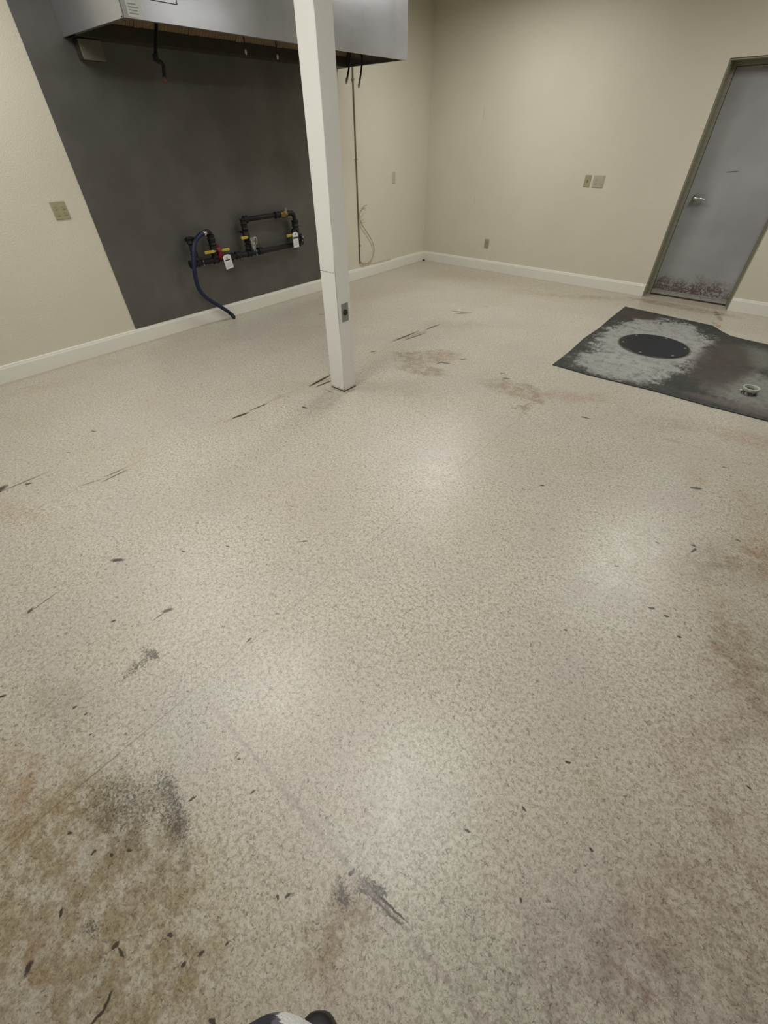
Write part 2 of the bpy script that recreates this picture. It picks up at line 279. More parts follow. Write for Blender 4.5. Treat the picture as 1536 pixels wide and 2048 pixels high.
def door_mat():
    m = N('grey_door_paint')
    P = m.sep(m.co())          # object space: x across, z up from the door foot
    base = m.mix(m.ramp(m.noise(2.2, 4), 0.3, 0.7), (0.27, 0.275, 0.275), (0.33, 0.335, 0.335))
    n = m.noise(38, 5, 0.7); n2 = m.noise(7, 4)
    hgt = m.ramp(m.math('ADD', P[2], m.math('MULTIPLY', n2, -0.30)), -0.05, 0.12, 1, 0)
    f = m.math('MULTIPLY', m.ramp(m.math('ADD', n, m.math('MULTIPLY', n2, 0.35)), 0.56, 0.74), hgt)
    base = m.mix(m.math('MULTIPLY', f, 0.85), base, (0.075, 0.030, 0.020))
    g = m.math('MULTIPLY', m.ramp(m.noise(60, 4, 0.7, co=m.co()), 0.52, 0.6), m.ramp(P[2], 0.0, 0.30, 1, 0))
    base = m.mix(m.math('MULTIPLY', g, 0.6), base, (0.05, 0.04, 0.035))
    # gouge in the paint and hand grime around the lever
    dx = m.math('MULTIPLY', m.math('SUBTRACT', P[0], 0.33), 12); dz = m.math('MULTIPLY', m.math('SUBTRACT', P[2], m.math('MULTIPLY_ADD', P[0], 0.10, 1.187)), 110)
    q = m.math('ADD', m.math('MULTIPLY', dx, dx), m.math('MULTIPLY', dz, dz))
    base = m.mix(m.ramp(q, 0.15, 0.7, 0.8, 0), base, (0.05, 0.05, 0.048))
    dx = m.math('SUBTRACT', P[0], 0.12); dz = m.math('SUBTRACT', P[2], 0.93)
    q = m.math('SQRT', m.math('ADD', m.math('MULTIPLY', dx, dx), m.math('MULTIPLY', dz, dz)))
    base = m.mix(m.math('MULTIPLY', m.ramp(q, 0.03, 0.16, 1, 0), 0.35), base, (0.10, 0.095, 0.085))
    m.set(Base_Color=base, Roughness=0.5)
    m.bump(m.noise(120, 2), 0.08)
    return m.m
MAT['door'] = door_mat()
MAT['jamb'] = simple('greyish_jamb_paint', (0.27, 0.26, 0.19), 0.55, var=0.1, scale=12)
MAT['sill'] = simple('worn_metal_strip', (0.36, 0.36, 0.34), 0.4, 0.4, var=0.25, scale=25)

def mat_rubber():
    m = N('scuffed_rubber_sheet')
    co = m.co(); P = m.sep(co)
    n = m.noise(6.5, 8, 0.75, 0.6); nf = m.noise(30, 6, 0.8, 0.8)
    base = m.mix(m.ramp(nf, 0.3, 0.7), (0.014, 0.017, 0.014), (0.036, 0.040, 0.034))
    def blob(x, y, rx, ry, p0, p1, col, st, amp=1.3, fine=1.1):
        nonlocal base
        dx = m.math('MULTIPLY', m.math('SUBTRACT', P[0], x), 1/rx); dy = m.math('MULTIPLY', m.math('SUBTRACT', P[1], y), 1/ry)
        q = m.math('SQRT', m.math('ADD', m.math('MULTIPLY', dx, dx), m.math('MULTIPLY', dy, dy)))
        q = m.math('ADD', q, m.math('MULTIPLY', m.math('SUBTRACT', n, 0.5), amp))
        q = m.math('ADD', q, m.math('MULTIPLY', m.math('SUBTRACT', nf, 0.5), fine))
        base = m.mix(m.math('MULTIPLY', m.ramp(q, p0, p1, 1, 0), st), base, col)
    blob(-0.70, 4.85, 0.52, 0.95, 0.8, 1.0, (0.31, 0.31, 0.29), 0.95)
    blob(-0.78, 4.12, 0.42, 0.32, 0.75, 1.1, (0.33, 0.33, 0.31), 0.85)
    blob(0.22, 4.3, 0.42, 0.45, 0.5, 1.1, (0.24, 0.24, 0.21), 0.8)
    blob(0.1, 5.1, 0.30, 0.3, 0.6, 1.2, (0.19, 0.20, 0.17), 0.6)
    blob(-0.08, 4.75, 0.24, 0.70, 0.6, 1.15, (0.048, 0.037, 0.030), 0.92, 0.6, 0.3)
    blob(0.6, 5.0, 0.35, 0.5, 0.6, 1.2, (0.10, 0.08, 0.055), 0.8)
    blob(-1.05, 5.72, 0.22, 0.16, 0.5, 1.1, (0.045, 0.032, 0.022), 0.9)
    blob(0.18, 3.92, 0.4, 0.08, 0.5, 1.2, (0.12, 0.10, 0.09), 0.7)
    # fine black flecks over the scuffed areas
    base = m.mix(m.ramp(m.noise(40, 6, 0.8, 1.0), 0.53, 0.66, 0, 0.75), base, (0.035, 0.035, 0.03))
    base = m.mix(m.ramp(m.noise(11, 5, 0.7), 0.48, 0.66, 0, 0.45), base, (0.07, 0.065, 0.055))
    base = m.mix(m.ramp(m.noise(33, 5, 0.8, co=m.vec('ADD', co, (7, 3, 1))), 0.64, 0.74, 0, 0.35), base, (0.40, 0.40, 0.38))
    m.set(Base_Color=base, Roughness=0.72)
    m.bump(nf, 0.25, 0.002)
    return m.m
MAT['mat'] = mat_rubber()
MAT['mat_edge'] = simple('dark_rubber_edge', (0.02, 0.022, 0.02), 0.6)
MAT['lid'] = simple('black_cast_lid', (0.010, 0.011, 0.016), 0.42, var=0.6, scale=14, bump=0.2)

PLX, PLZ = 4.95, 0.45
def plaid():
    m = N('fleece_check')
    n = m.vec('MULTIPLY', m.vec('SUBTRACT', m.noise(120, 3, col=True), (0.5, 0.5, 0.5)), (0.012, 0.012, 0.012))
    P = m.sep(m.vec('ADD', m.co(), n))
    def stripes(v, ph):
        return m.ramp(m.math('SINE', m.math('MULTIPLY_ADD', v, 2*PI/0.115, ph)), -0.08, 0.08)
    a = stripes(P[0], PLX); b = stripes(m.math('ADD', m.math('MULTIPLY', P[0], 0.9), m.math('MULTIPLY', m.math('ADD', P[2], m.math('MULTIPLY', P[1], -0.6)), -0.45)), PLZ)
    s = m.math('MULTIPLY', m.math('ADD', a, b), 0.5)
    r = m.n('ShaderNodeValToRGB'); m.put(r.inputs[0], s)
    r.color_ramp.elements[0].color = (0.60, 0.60, 0.58, 1); r.color_ramp.elements[1].color = (0.010, 0.010, 0.016, 1)
    e = r.color_ramp.elements.new(0.5); e.color = (0.085, 0.085, 0.11, 1)
    m.set(Base_Color=r.outputs[0], Roughness=0.95)
    m.bump(m.noise(260, 3), 0.8, 0.004)
    return m.m
MAT['fleece'] = plaid()
MAT['trouser'] = simple('black_trouser_cloth', (0.02, 0.02, 0.024), 0.9, var=0.3, scale=90, bump=0.3)
MAT['skin'] = simple('skin', (0.52, 0.33, 0.24), 0.5, var=0.05)
MAT['hair'] = simple('dark_hair', (0.03, 0.02, 0.015), 0.6, var=0.3, scale=80)
MAT['shoe'] = simple('black_shoe_leather', (0.004, 0.0045, 0.005), 0.6, var=0.5, scale=60, bump=0.25)
MAT['sole'] = simple('black_sole', (0.02, 0.02, 0.02), 0.6)
MAT['lens'] = None
mm = N('lamp_diffuser'); mm.set(Base_Color=(0.9, 0.9, 0.88), Roughness=0.5)
mm.b.inputs['Emission Color'].default_value = LAMP_COLOR + (1,); mm.b.inputs['Emission Strength'].default_value = 2.0
MAT['lens'] = mm.m
MAT['white_metal'] = simple('white_fixture_metal', (0.7, 0.7, 0.68), 0.4, var=0.03)

# ------------------------------------------------------------ mesh helpers
def obj(name, bm, mat, parent=None, smooth=False, bevel=0.0):
    me = bpy.data.meshes.new(name)
    bmesh.ops.recalc_face_normals(bm, faces=bm.faces)
    bm.to_mesh(me); bm.free()
    mats = mat if isinstance(mat, (list, tuple)) else [mat]
    for x in mats: me.materials.append(MAT[x])
    if smooth:
        for p in me.polygons: p.use_smooth = True
    o = bpy.data.objects.new(name, me); C.objects.link(o)
    if parent: o.parent = parent
    if bevel:
        b = o.modifiers.new('bevel', 'BEVEL'); b.width = bevel; b.segments = 2; b.limit_method = 'ANGLE'
    return o
def tag(o, label, cat, group=None):
    o['label'] = label; o['category'] = cat
    if group: o['group'] = group
    return o
def thing(name, label, cat, loc=(0, 0, 0), rz=0.0, group=None):
    o = bpy.data.objects.new(name, None); C.objects.link(o)
    o.empty_display_size = 0.05
    o.location = loc; o.rotation_euler = (0, 0, rz)
    return tag(o, label, cat, group)
def struct(name, bm, mat, parent=None, bevel=0.0):
    o = obj(name, bm, mat, parent, bevel=bevel)
    if not parent: o['kind'] = 'structure'
    return o
def box(bm, x0, y0, z0, x1, y1, z1, mi=0):
    vs = [bm.verts.new(p) for p in ((x0,y0,z0),(x1,y0,z0),(x1,y1,z0),(x0,y1,z0),(x0,y0,z1),(x1,y0,z1),(x1,y1,z1),(x0,y1,z1))]
    for f in ((0,3,2,1),(4,5,6,7),(0,1,5,4),(1,2,6,5),(2,3,7,6),(3,0,4,7)):
        fc = bm.faces.new([vs[i] for i in f]); fc.material_index = mi
    return bm
def bx(*a): return box(bmesh.new(), *a)
def prism(bm, pts, z0, z1):
    lo = [bm.verts.new((p[0], p[1], z0)) for p in pts]; hi = [bm.verts.new((p[0], p[1], z1)) for p in pts]
    bm.faces.new(lo[::-1]); bm.faces.new(hi)
    for i in range(len(pts)):
        j = (i+1) % len(pts); bm.faces.new((lo[i], lo[j], hi[j], hi[i]))
    return bm
def smooth_path(pts, k=6):
    pts = [Vector(p) for p in pts]; out = []
    for i in range(len(pts)-1):
        p0 = pts[max(i-1, 0)]; p1 = pts[i]; p2 = pts[i+1]; p3 = pts[min(i+2, len(pts)-1)]
        for j in range(k):
            t = j/k
            out.append(0.5*((2*p1)+(p2-p0)*t+(2*p0-5*p1+4*p2-p3)*t*t+(3*p1-p0-3*p2+p3)*t**3))
    out.append(pts[-1]); return out
def tube(bm, pts, r, seg=12, caps=True):
    pts = [Vector(p) for p in pts]
    rs = r if isinstance(r, (list, tuple)) else [r]*len(pts)
    up = None; rings = []
    for i, p in enumerate(pts):
        d = (pts[min(i+1, len(pts)-1)] - pts[max(i-1, 0)]).normalized()
        if up is None:
            up = Vector((0, 0, 1)) if abs(d.z) < 0.9 else Vector((1, 0, 0))
        a = (up - up.dot(d)*d).normalized(); b = d.cross(a); up = a
        rings.append([bm.verts.new(p + rs[i]*(math.cos(2*PI*k/seg)*a + math.sin(2*PI*k/seg)*b)) for k in range(seg)])
    for i in range(len(rings)-1):
        for k in range(seg):
            j = (k+1) % seg
            bm.faces.new((rings[i][k], rings[i][j], rings[i+1][j], rings[i+1][k]))
    if caps:
        bm.faces.new(rings[0][::-1]); bm.faces.new(rings[-1])
    return bm
def loft(bm, rings_pts):
    rings = [[bm.verts.new(p) for p in r] for r in rings_pts]; n = len(rings[0])
    for i in range(len(rings)-1):
        for k in range(n):
            j = (k+1) % n; bm.faces.new((rings[i][k], rings[i][j], rings[i+1][j], rings[i+1][k]))
    bm.faces.new(rings[0][::-1]); bm.faces.new(rings[-1])
    return bm
def lathe_x(bm, origin, prof, seg=20, axis='x'):
    # prof: list of (distance along axis, radius)
    o = Vector(origin); rs = []
    for d, r in prof:
        ring = []
        for k in range(seg):
            c, s = math.cos(2*PI*k/seg)*r, math.sin(2*PI*k/seg)*r
            v = {'x': (d, c, s), 'y': (c, d, s), 'z': (c, s, d)}[axis]
            ring.append(tuple(o + Vector(v)))
        rs.append(ring)
    return loft(bm, rs)

# ------------------------------------------------------------ the room
struct('floor', bx(XL-0.2, YF-0.2, -0.1, XR+0.2, YR+0.32, 0), 'floor')
struct('ceiling', bx(XL-0.2, YF-0.2, CEIL, XR+0.2, YR+0.32, CEIL+0.1), 'ceiling')
struct('wall_left', bx(XL-0.2, YF-0.2, 0, XL, YR+0.3, CEIL), 'wall')
struct('wall_right', bx(XR, YF-0.2, 0, XR+0.2, YR+0.3, CEIL), 'wall')
struct('wall_front', bx(XL, YF-0.2, 0, XR, YF, CEIL), 'wall')
DX0, DX1, DZ, DD = -1.265, -0.333, 2.067, 0.19
bm = bmesh.new()
box(bm, XL, YR, 0, DX0, YR+0.3, CEIL); box(bm, DX1, YR, 0, XR, YR+0.3, CEIL); box(bm, DX0, YR, DZ, DX1, YR+0.3, CEIL)
struct('wall_back', bm, 'wall_marked')

def skirting(pts_fn, length, name, parent=None):
    # profile: rounded-top board; pts_fn maps (along, out, up) to world
    prof = [(0, 0), (0.016, 0), (0.016, 0.108), (0.0125, 0.120), (0.011, 0.130), (0, 0.134)]
    bm = bmesh.new()
    loft(bm, [[pts_fn(t, o, u) for o, u in prof] for t in length])
    return struct(name, bm, 'trim', parent)
skirting(lambda t, o, u: (XL+o, t, u), (YF, YR), 'baseboard_left')
skirting(lambda t, o, u: (t, YR-o, u), (XL+0.016, DX0), 'baseboard_back')
skirting(lambda t, o, u: (t, YR-o, u), (DX1, XR-0.016), 'baseboard_back')
skirting(lambda t, o, u: (XR-o, t, u), (YF, YR), 'baseboard_right')

# door in its recess
dr = bpy.data.objects.new('door_1', None); C.objects.link(dr); dr.location = (DX0, YR, 0); dr['kind'] = 'structure'
dr['label'] = 'grey metal door with scuffed rust-stained foot, set back in the far wall'
W = DX1-DX0
bm = bmesh.new()
box(bm, 0, 0.012, 0, 0.014, 0.29, DZ); box(bm, W-0.014, 0.012, 0, W, 0.29, DZ); box(bm, 0.014, 0.012, DZ-0.014, W-0.014, 0.29, DZ)
box(bm, 0.014, DD-0.03, 0, 0.045, DD+0.05, DZ-0.014); box(bm, W-0.045, DD-0.03, 0, W-0.014, DD+0.05, DZ-0.014); box(bm, 0.045, DD-0.03, DZ-0.045, W-0.045, DD+0.05, DZ-0.014)
obj('door_frame', bm, 'jamb', dr, bevel=0.002)
leaf = obj('door_leaf', bx(0, 0, 0, W-0.096, 0.045, DZ-0.06), 'door', dr, bevel=0.003); leaf.location = (0.048, DD, 0.012)
bm = bmesh.new(); box(bm, 0.0, -0.012, 0.0, W-0.10, 0.0, 0.045); box(bm, 0.0, -0.016, 0.040, W-0.10, 0, 0.047)
sw = obj('door_sweep', bm, 'sill', dr); sw.location = (0.050, DD-0.0005, 0.014)
obj('threshold', bx(0.014, DD-0.02, 0.0, W-0.014, 0.29, 0.012), 'dark_steel', dr)
bm = bmesh.new(); o = (0.135, DD, 1.0)
lathe_x(bm, o, [(0, 0.034), (-0.006, 0.034), (-0.012, 0.030), (-0.016, 0.020), (-0.05, 0.013), (-0.055, 0.016)], 24, 'y')
obj('handle_rosette', bm, 'chrome', dr, smooth=True)
bm = bmesh.new(); tube(bm, smooth_path([(0.135, DD-0.052, 1.0), (0.165, DD-0.058, 1.0), (0.20, DD-0.056, 0.997), (0.235, DD-0.050, 0.992)]), [0.014]*6+[0.011]*6+[0.009]*7, 12)
lv = obj('door_lever', bm, 'chrome', dr, smooth=True)
bm = bmesh.new(); lathe_x(bm, (0.135, DD-0.055, 1.0), [(0, 0.013), (-0.008, 0.013), (-0.009, 0.006)], 16, 'y'); obj('lock_button', bm, 'steel_fit', dr)

# post in the middle of the room
post = thing('support_post', 'square white painted post standing alone on the floor, chipped at its foot', 'post', (-2.404, 2.278, 0))
obj('post_casing', bx(-0.074, -0.067, 0.0, 0.074, 0.067, CEIL), 'post', post, bevel=0.004)
bm = bmesh.new(); box(bm, -0.0755, -0.068, 0, 0.0755, 0.068, 0.008)
obj('caulk_line', bm, 'dark_steel', post)
so = thing('post_socket', 'small steel plate with a round black socket on the side of the white post', 'outlet', (-2.330, 2.279, 0.597))
obj('cover_plate', bx(0, -0.034, -0.062, 0.004, 0.034, 0.062), 'plate_metal', so, bevel=0.0015)
bm = bmesh.new(); lathe_x(bm, (0.003, 0, 0), [(0, 0.020), (0.006, 0.020), (0.007, 0.016), (0.003, 0.014)], 24); obj('round_socket', bm, 'black', so, smooth=False)
for a in (0.4, 2.5, 4.6):
    bm = bmesh.new(); box(bm, 0.0055, 0.008*math.cos(a)-0.0015, 0.008*math.sin(a)-0.003, 0.0065, 0.008*math.cos(a)+0.0015, 0.008*math.sin(a)+0.003)
    obj('contact_slot', bm, 'grey_ink', so)
for z in (-0.05, 0.05):
    bm = bmesh.new(); lathe_x(bm, (0.004, 0, z), [(0, 0.003), (0.001, 0.003)], 10); obj('screw', bm, 'steel_fit', so)

# ------------------------------------------------------------ steel sheet and hood on the left wall
pn = thing('steel_wall_sheet', 'dark grey steel sheet covering the left wall beneath the hood', 'wall panel', (XL, 1.683, 0.136))
obj('sheet', bx(0, 0, 0, 0.006, 2.98, CEIL-0.136), 'panel', pn, bevel=0.001)

HX, HY0, HY1, HZ, HT = -3.765, 1.965, 4.785, 2.11, CEIL
hd = thing('exhaust_hood', 'long stainless steel kitchen exhaust hood hanging on the left wall', 'range hood', (XL+0.007, HY0, HZ))
D = HX-XL-0.007; L = HY1-HY0; T = HT-HZ
bm = bmesh.new(); box(bm, D-0.012, 0, 0, D, L, T); box(bm, D-0.030, 0, 0, D-0.012, L, 0.012)
obj('front_panel', bm, 'hood', hd, bevel=0.002)
for y in (0, L-0.012):
    bm = bmesh.new(); box(bm, 0, y, 0, D-0.012, y+0.012, T)
    yy = y+0.012 if y == 0 else y-0.018
    box(bm, 0.0, yy, 0, D-0.03, yy+0.018, 0.010)
    obj('end_panel', bm, 'hood', hd)
obj('top_panel', bx(0, 0.012, T-0.012, D-0.012, L-0.012, T-0.001), 'hood', hd)
bm = bmesh.new(); box(bm, 0.0, 0.012, 0.0, 0.16, L-0.012, 0.012); box(bm, 0.150, 0.012, 0.012, 0.16, L-0.012, 0.075)
obj('grease_trough', bm, 'dark_steel', hd)
n = 6; wf = (L-0.08)/n
for i in range(n):
    y0 = 0.04+i*wf
    bm = bmesh.new(); steps = 14
    for k in range(steps):
        ya = y0+0.02+k*(wf-0.04)/steps; yb = ya+(wf-0.04)/steps*0.55
        vs = [bm.verts.new(p) for p in ((0.14, ya, 0.06), (0.14, yb, 0.06), (0.52, yb, 0.44), (0.52, ya, 0.44), (0.125, ya, 0.075), (0.125, yb, 0.075), (0.505, yb, 0.455), (0.505, ya, 0.455))]
        for f in ((0,1,2,3),(7,6,5,4),(0,4,5,1),(1,5,6,2),(2,6,7,3),(3,7,4,0)): bm.faces.new([vs[j] for j in f])
    for (ya, yb) in ((y0, y0+0.02), (y0+wf-0.02, y0+wf-0.003)):
        vs = [bm.verts.new(p) for p in ((0.1425, ya, 0.0575), (0.1425, yb, 0.0575), (0.5225, yb, 0.4375), (0.5225, ya, 0.4375), (0.12, ya, 0.08), (0.12, yb, 0.08), (0.50, yb, 0.46), (0.50, ya, 0.46))]
        for f in ((0,1,2,3),(7,6,5,4),(0,4,5,1),(1,5,6,2),(2,6,7,3),(3,7,4,0)): bm.faces.new([vs[j] for j in f])
    vs = [bm.verts.new(p) for p in ((0.1375, y0, 0.0605), (0.1375, y0+wf-0.003, 0.0605), (0.5175, y0+wf-0.003, 0.4405), (0.5175, y0, 0.4405))]; bm.faces.new(vs)
    obj('baffle_filter', bm, 'hood_inside', hd)
# sticker and stamped outline on the front face (hood local coordinates)
lab = obj('maker_label', bx(D, 0.035, 0.008, D+0.001, 0.130, 0.16), 'paper', hd)
bm = bmesh.new()
for i in range(7):
    z = 0.020+i*0.013 if i < 4 else 0.028+i*0.016
    box(bm, D+0.001, 0.045, z, D+0.0016, 0.095+random.uniform(0, 0.025), z+0.0045)
obj('label_print', bm, 'grey_ink', lab)
bm = bmesh.new()
for q in ((0.205, 0.090, 0.39, 0.094), (0.205, 0.16, 0.39, 0.164), (0.205, 0.09, 0.209, 0.16), (0.386, 0.09, 0.39, 0.16)):
    box(bm, D, q[0], q[1], D+0.0015, q[2], q[3])
obj('stamped_outline', bm, 'ink', hd)
bm = bmesh.new(); box(bm, D-0.001, -0.0015, 0, D+0.0012, 0.0015, T); obj('corner_seam', bm, 'dark_steel', hd)

# fire suppression drops under the hood
def drop(name, label, pts, r, tip, tipmat, mat='black_iron'):
    x, y = pts[0][0], pts[0][1]
    t = thing(name, label, 'pipe' if 'pipe' in name else ('hose' if 'hose' in name else 'nozzle'), pts[-1], group='drops hanging from the hood')
    org = Vector(pts[-1])
    bm = bmesh.new(); tube(bm, [Vector(p)-org for p in pts], r, 10); obj('drop_tube', bm, mat, t, smooth=True)
    bm = bmesh.new(); d = (Vector(pts[-1])-Vector(pts[-2])).normalized()
    tube(bm, [d*-0.002, d*0.010, d*tip*0.6, d*tip], [r*1.1, r*1.45, r*1.35, r*0.7], 10); obj('tip', bm, tipmat, t, smooth=True)
    return t
top = HT-0.03
drop('drop_pipe', 'dark bent pipe with an elbow hanging from the hood near its left end',
     [(-4.25, 2.52, top), (-4.25, 2.45, 2.17), (-4.25, 2.385, 2.02)] + smooth_path([(-4.25, 2.38, 2.0), (-4.25, 2.388, 1.986), (-4.25, 2.410, 1.982), (-4.25, 2.424, 1.968), (-4.25, 2.420, 1.945)], 3) + [(-4.25, 2.410, 1.905)], 0.013, 0.035, 'rust')
bm = bmesh.new(); lathe_x(bm, (-4.25, 2.38, 2.0), [(-0.016, 0.021), (0.022, 0.021)], 12, 'z')
e = obj('elbow_collar', bm, 'black_iron', None); e.parent = bpy.data.objects['drop_pipe']; e.location = -Vector(bpy.data.objects['drop_pipe'].location)
drop('spray_nozzle', 'short dark nozzle drop with a pale tip hanging inside the hood, the one further left', [(-4.25, 3.215, top), (-4.25, 3.207, 2.104)], 0.006, 0.030, 'paper')
drop('spray_nozzle', 'short nozzle drop with pale tip under the hood, just left of the post', [(-4.25, 3.55, top), (-4.25, 3.542, 2.098)], 0.006, 0.030, 'paper')
drop('hanging_hose', 'black hose end with metal tip hanging from the hood close beside the post', smooth_path([(-4.25, 4.48, top), (-4.25, 4.476, 2.2), (-4.25, 4.455, 2.08), (-4.25, 4.422, 2.0)], 5), 0.009, 0.048, 'steel_fit', 'black')
drop('hanging_hose', 'black hose end with metal tip hanging lowest, near the right end of the hood', smooth_path([(-4.25, 4.66, top), (-4.25, 4.655, 2.2), (-4.25, 4.64, 2.08), (-4.25, 4.605, 1.98)], 5), 0.009, 0.052, 'steel_fit', 'black')

jb = thing('junction_box', 'pale square electrical box on the steel sheet under the hood left end', 'junction box', (XL+0.0065, 2.105, 2.05))
obj('box_body', bx(0, -0.079, -0.050, 0.080, 0.079, 0.052), 'dark_steel', jb, bevel=0.002)
obj('box_cover', bx(0.080, -0.081, -0.053, 0.090, 0.081, 0.055), 'grey_box', jb, bevel=0.003)

# ------------------------------------------------------------ gas manifold
XM = XL+0.09
mf = thing('gas_manifold', 'black iron gas pipe manifold with yellow-handled valves on the steel sheet', 'gas pipes', (XM, 2.42, 0.60))
def ml(p): return (p[0]-XM, p[1]-2.42, p[2]-0.60)
def fitting(bm, p, axis, r=0.026, l=0.03):
    r *= 1.36
    lathe_x(bm, ml(p), [(-l, r*0.9), (-l, r), (-l*0.6, r), (-l*0.5, r*0.86), (l*0.5, r*0.86), (l*0.6, r), (l, r), (l, r*0.9)], 14, axis)
zb = 0.600
bm = bmesh.new()
tube(bm, [ml((XM, 2.40, zb)), ml((XM, 3.86, zb-0.008))], 0.025, 14)
for y in (2.425, 2.47, 2.69, 2.88, 2.97, 3.12, 3.27, 3.83): fitting(bm, (XM, y, zb), 'y', 0.027, 0.026)
# capped left stub with elbow back to the wall
tube(bm, [ml((XM, 2.472, zb)), ml((XM, 2.472, 0.80))], 0.031, 14); fitting(bm, (XM, 2.472, 0.80), 'z', 0.030, 0.028); fitting(bm, (XM, 2.472, 0.66), 'z', 0.028, 0.03)
tube(bm, [ml((XM, 2.472, 0.80)), ml((XL+0.007, 2.472, 0.80))], 0.017, 12)
obj('header_pipe', bm, 'black_iron', mf, smooth=True)
bm = bmesh.new()
tube(bm, [ml((XM, 2.70, zb)), ml((XM, 2.70, 0.82))] , 0.031, 14)
tube(bm, [ml(p) for p in smooth_path([(XM, 2.70, 0.81), (XM+0.004, 2.693, 0.838), (XM+0.01, 2.665, 0.848), (XM+0.02, 2.635, 0.846)], 4)], 0.026, 14)
for z in (0.64, 0.70, 0.755, 0.80): fitting(bm, (XM, 2.70, z), 'z', 0.029, 0.020)
obj('riser_pipe', bm, 'black_iron', mf, smooth=True)
bm = bmesh.new()
tube(bm, [ml((XM, 3.125, zb)), ml((XM, 3.125, 0.915))], 0.024, 14)
tube(bm, [ml((XM, 3.125, 0.905)), ml((XM, 3.64, 0.905))], 0.023, 14)
for z in (0.66, 0.72, 0.79, 0.84): fitting(bm, (XM, 3.125, z), 'z', 0.026, 0.022)
fitting(bm, (XM, 3.155, 0.905), 'y', 0.026, 0.022); fitting(bm, (XM, 3.125, 0.89), 'z', 0.026, 0.022); fitting(bm, (XM, 3.58, 0.905), 'y', 0.024, 0.03)
tube(bm, [ml((XM, 3.125, 0.79)), ml((XL+0.007, 3.125, 0.79))], 0.012, 10)
obj('bypass_pipe', bm, 'black_iron', mf, smooth=True)
bm = bmesh.new()
tube(bm, [ml(p) for p in smooth_path([(XM, 3.72, 0.905), (XM, 3.77, 0.905), (XM, 3.812, 0.895), (XM, 3.825, 0.86), (XM, 3.825, 0.82)], 4)], 0.024, 14)
tube(bm, [ml((XM, 3.825, 0.83)), ml((XM, 3.825, zb))], 0.034, 14)
for z in (0.80, 0.72, 0.66): fitting(bm, (XM, 3.825, z), 'z', 0.031, 0.03)
obj('riser_pipe', bm, 'black_iron', mf, smooth=True)
def valve(y, z, body, dirn, mat='brass', hmat='yellow', wide=0.085):
    bm = bmesh.new(); lathe_x(bm, ml((XM, y, z)), [(-0.045, 0.032), (-0.030, 0.032), (-0.026, 0.038), (0.026, 0.038), (0.030, 0.032), (0.045, 0.032)], 12, body)
    tube(bm, [ml((XM, y, z)), ml((XM+0.055, y, z))], 0.011, 10)
    v = obj('gas_valve', bm, mat, mf, smooth=True)
    bm = bmesh.new(); x = 0.052; y0 = y-2.42; z0 = z-0.60
    if dirn[1]:
        a, b = sorted((y0, y0+dirn[1]*wide*1.15)); box(bm, x-0.004, a, z0-0.007, x, b, z0+0.007)
    else:
        a, b = sorted((z0, z0+dirn[2]*wide)); box(bm, x-0.004, y0-0.007, a, x, y0+0.007, b)
    h = obj('valve_lever', bm, 'steel_fit', v)
    if hmat:
        bm = bmesh.new()
        if dirn[1]:
            a, b = sorted((y0+dirn[1]*0.25*wide, y0+dirn[1]*wide*1.2)); box(bm, x-0.009, a, z0-0.013, x+0.006, b, z0+0.013)
        else:
            a, b = sorted((z0+dirn[2]*0.25*wide, z0+dirn[2]*wide*1.1)); box(bm, x-0.009, y0-0.012, a, x+0.006, y0+0.012, b)
        obj('lever_grip', bm, hmat, v, bevel=0.005)
    return v
valve(2.70, 0.685, 'z', (0, -1, 0), 'black_iron', 'yellow', 0.115)
valve(2.745, 0.680, 'z', (0, 1, 0), 'red', 'yellow', 0.090)
valve(3.125, 0.755, 'z', (0, -1, 0), 'black_iron', 'yellow', 0.085)
valve(3.80, 0.700, 'z', (0, -1, 0), 'black_iron', 'yellow', 0.135)
v = valve(3.675, 0.905, 'y', (0, 0, 1), 'brass', None, 0.06)
bm = bmesh.new()
lathe_x(bm, ml((XM+0.03, 2.745, 0.645)), [(-0.05, 0.014), (-0.03, 0.026), (0.03, 0.024), (0.075, 0.010)], 12, 'z')
obj('red_valve_cap', bm, 'red', mf, smooth=True)
bm = bmesh.new()
lathe_x(bm, ml((XM, 3.895, 0.640)), [(-0.04, 0.018), (-0.01, 0.026), (0.02, 0.020), (0.05, 0.010)], 12, 'z'); lathe_x(bm, ml((XM, 3.89, 0.60)), [(-0.04, 0.02), (0.0, 0.026), (0.02, 0.02)], 12, 'y')
obj('pipe_end_cap', bm, 'black_iron', mf, smooth=True)
bm = bmesh.new(); lathe_x(bm, ml((XM+0.025, 3.90, 0.66)), [(0, 0.013), (0.006, 0.010)], 10); lathe_x(bm, ml((XM+0.025, 3.885, 0.625)), [(0, 0.009), (0.006, 0.007)], 10)
obj('pressure_tap', bm, 'steel_fit', mf)
for y in (2.535, 2.99, 3.20):
    bm = bmesh.new(); box(bm, -0.02, y-2.42, -0.035, 0.024, y+0.006-2.42, 0.022)
    obj('pipe_clip', bm, 'steel_fit', mf)

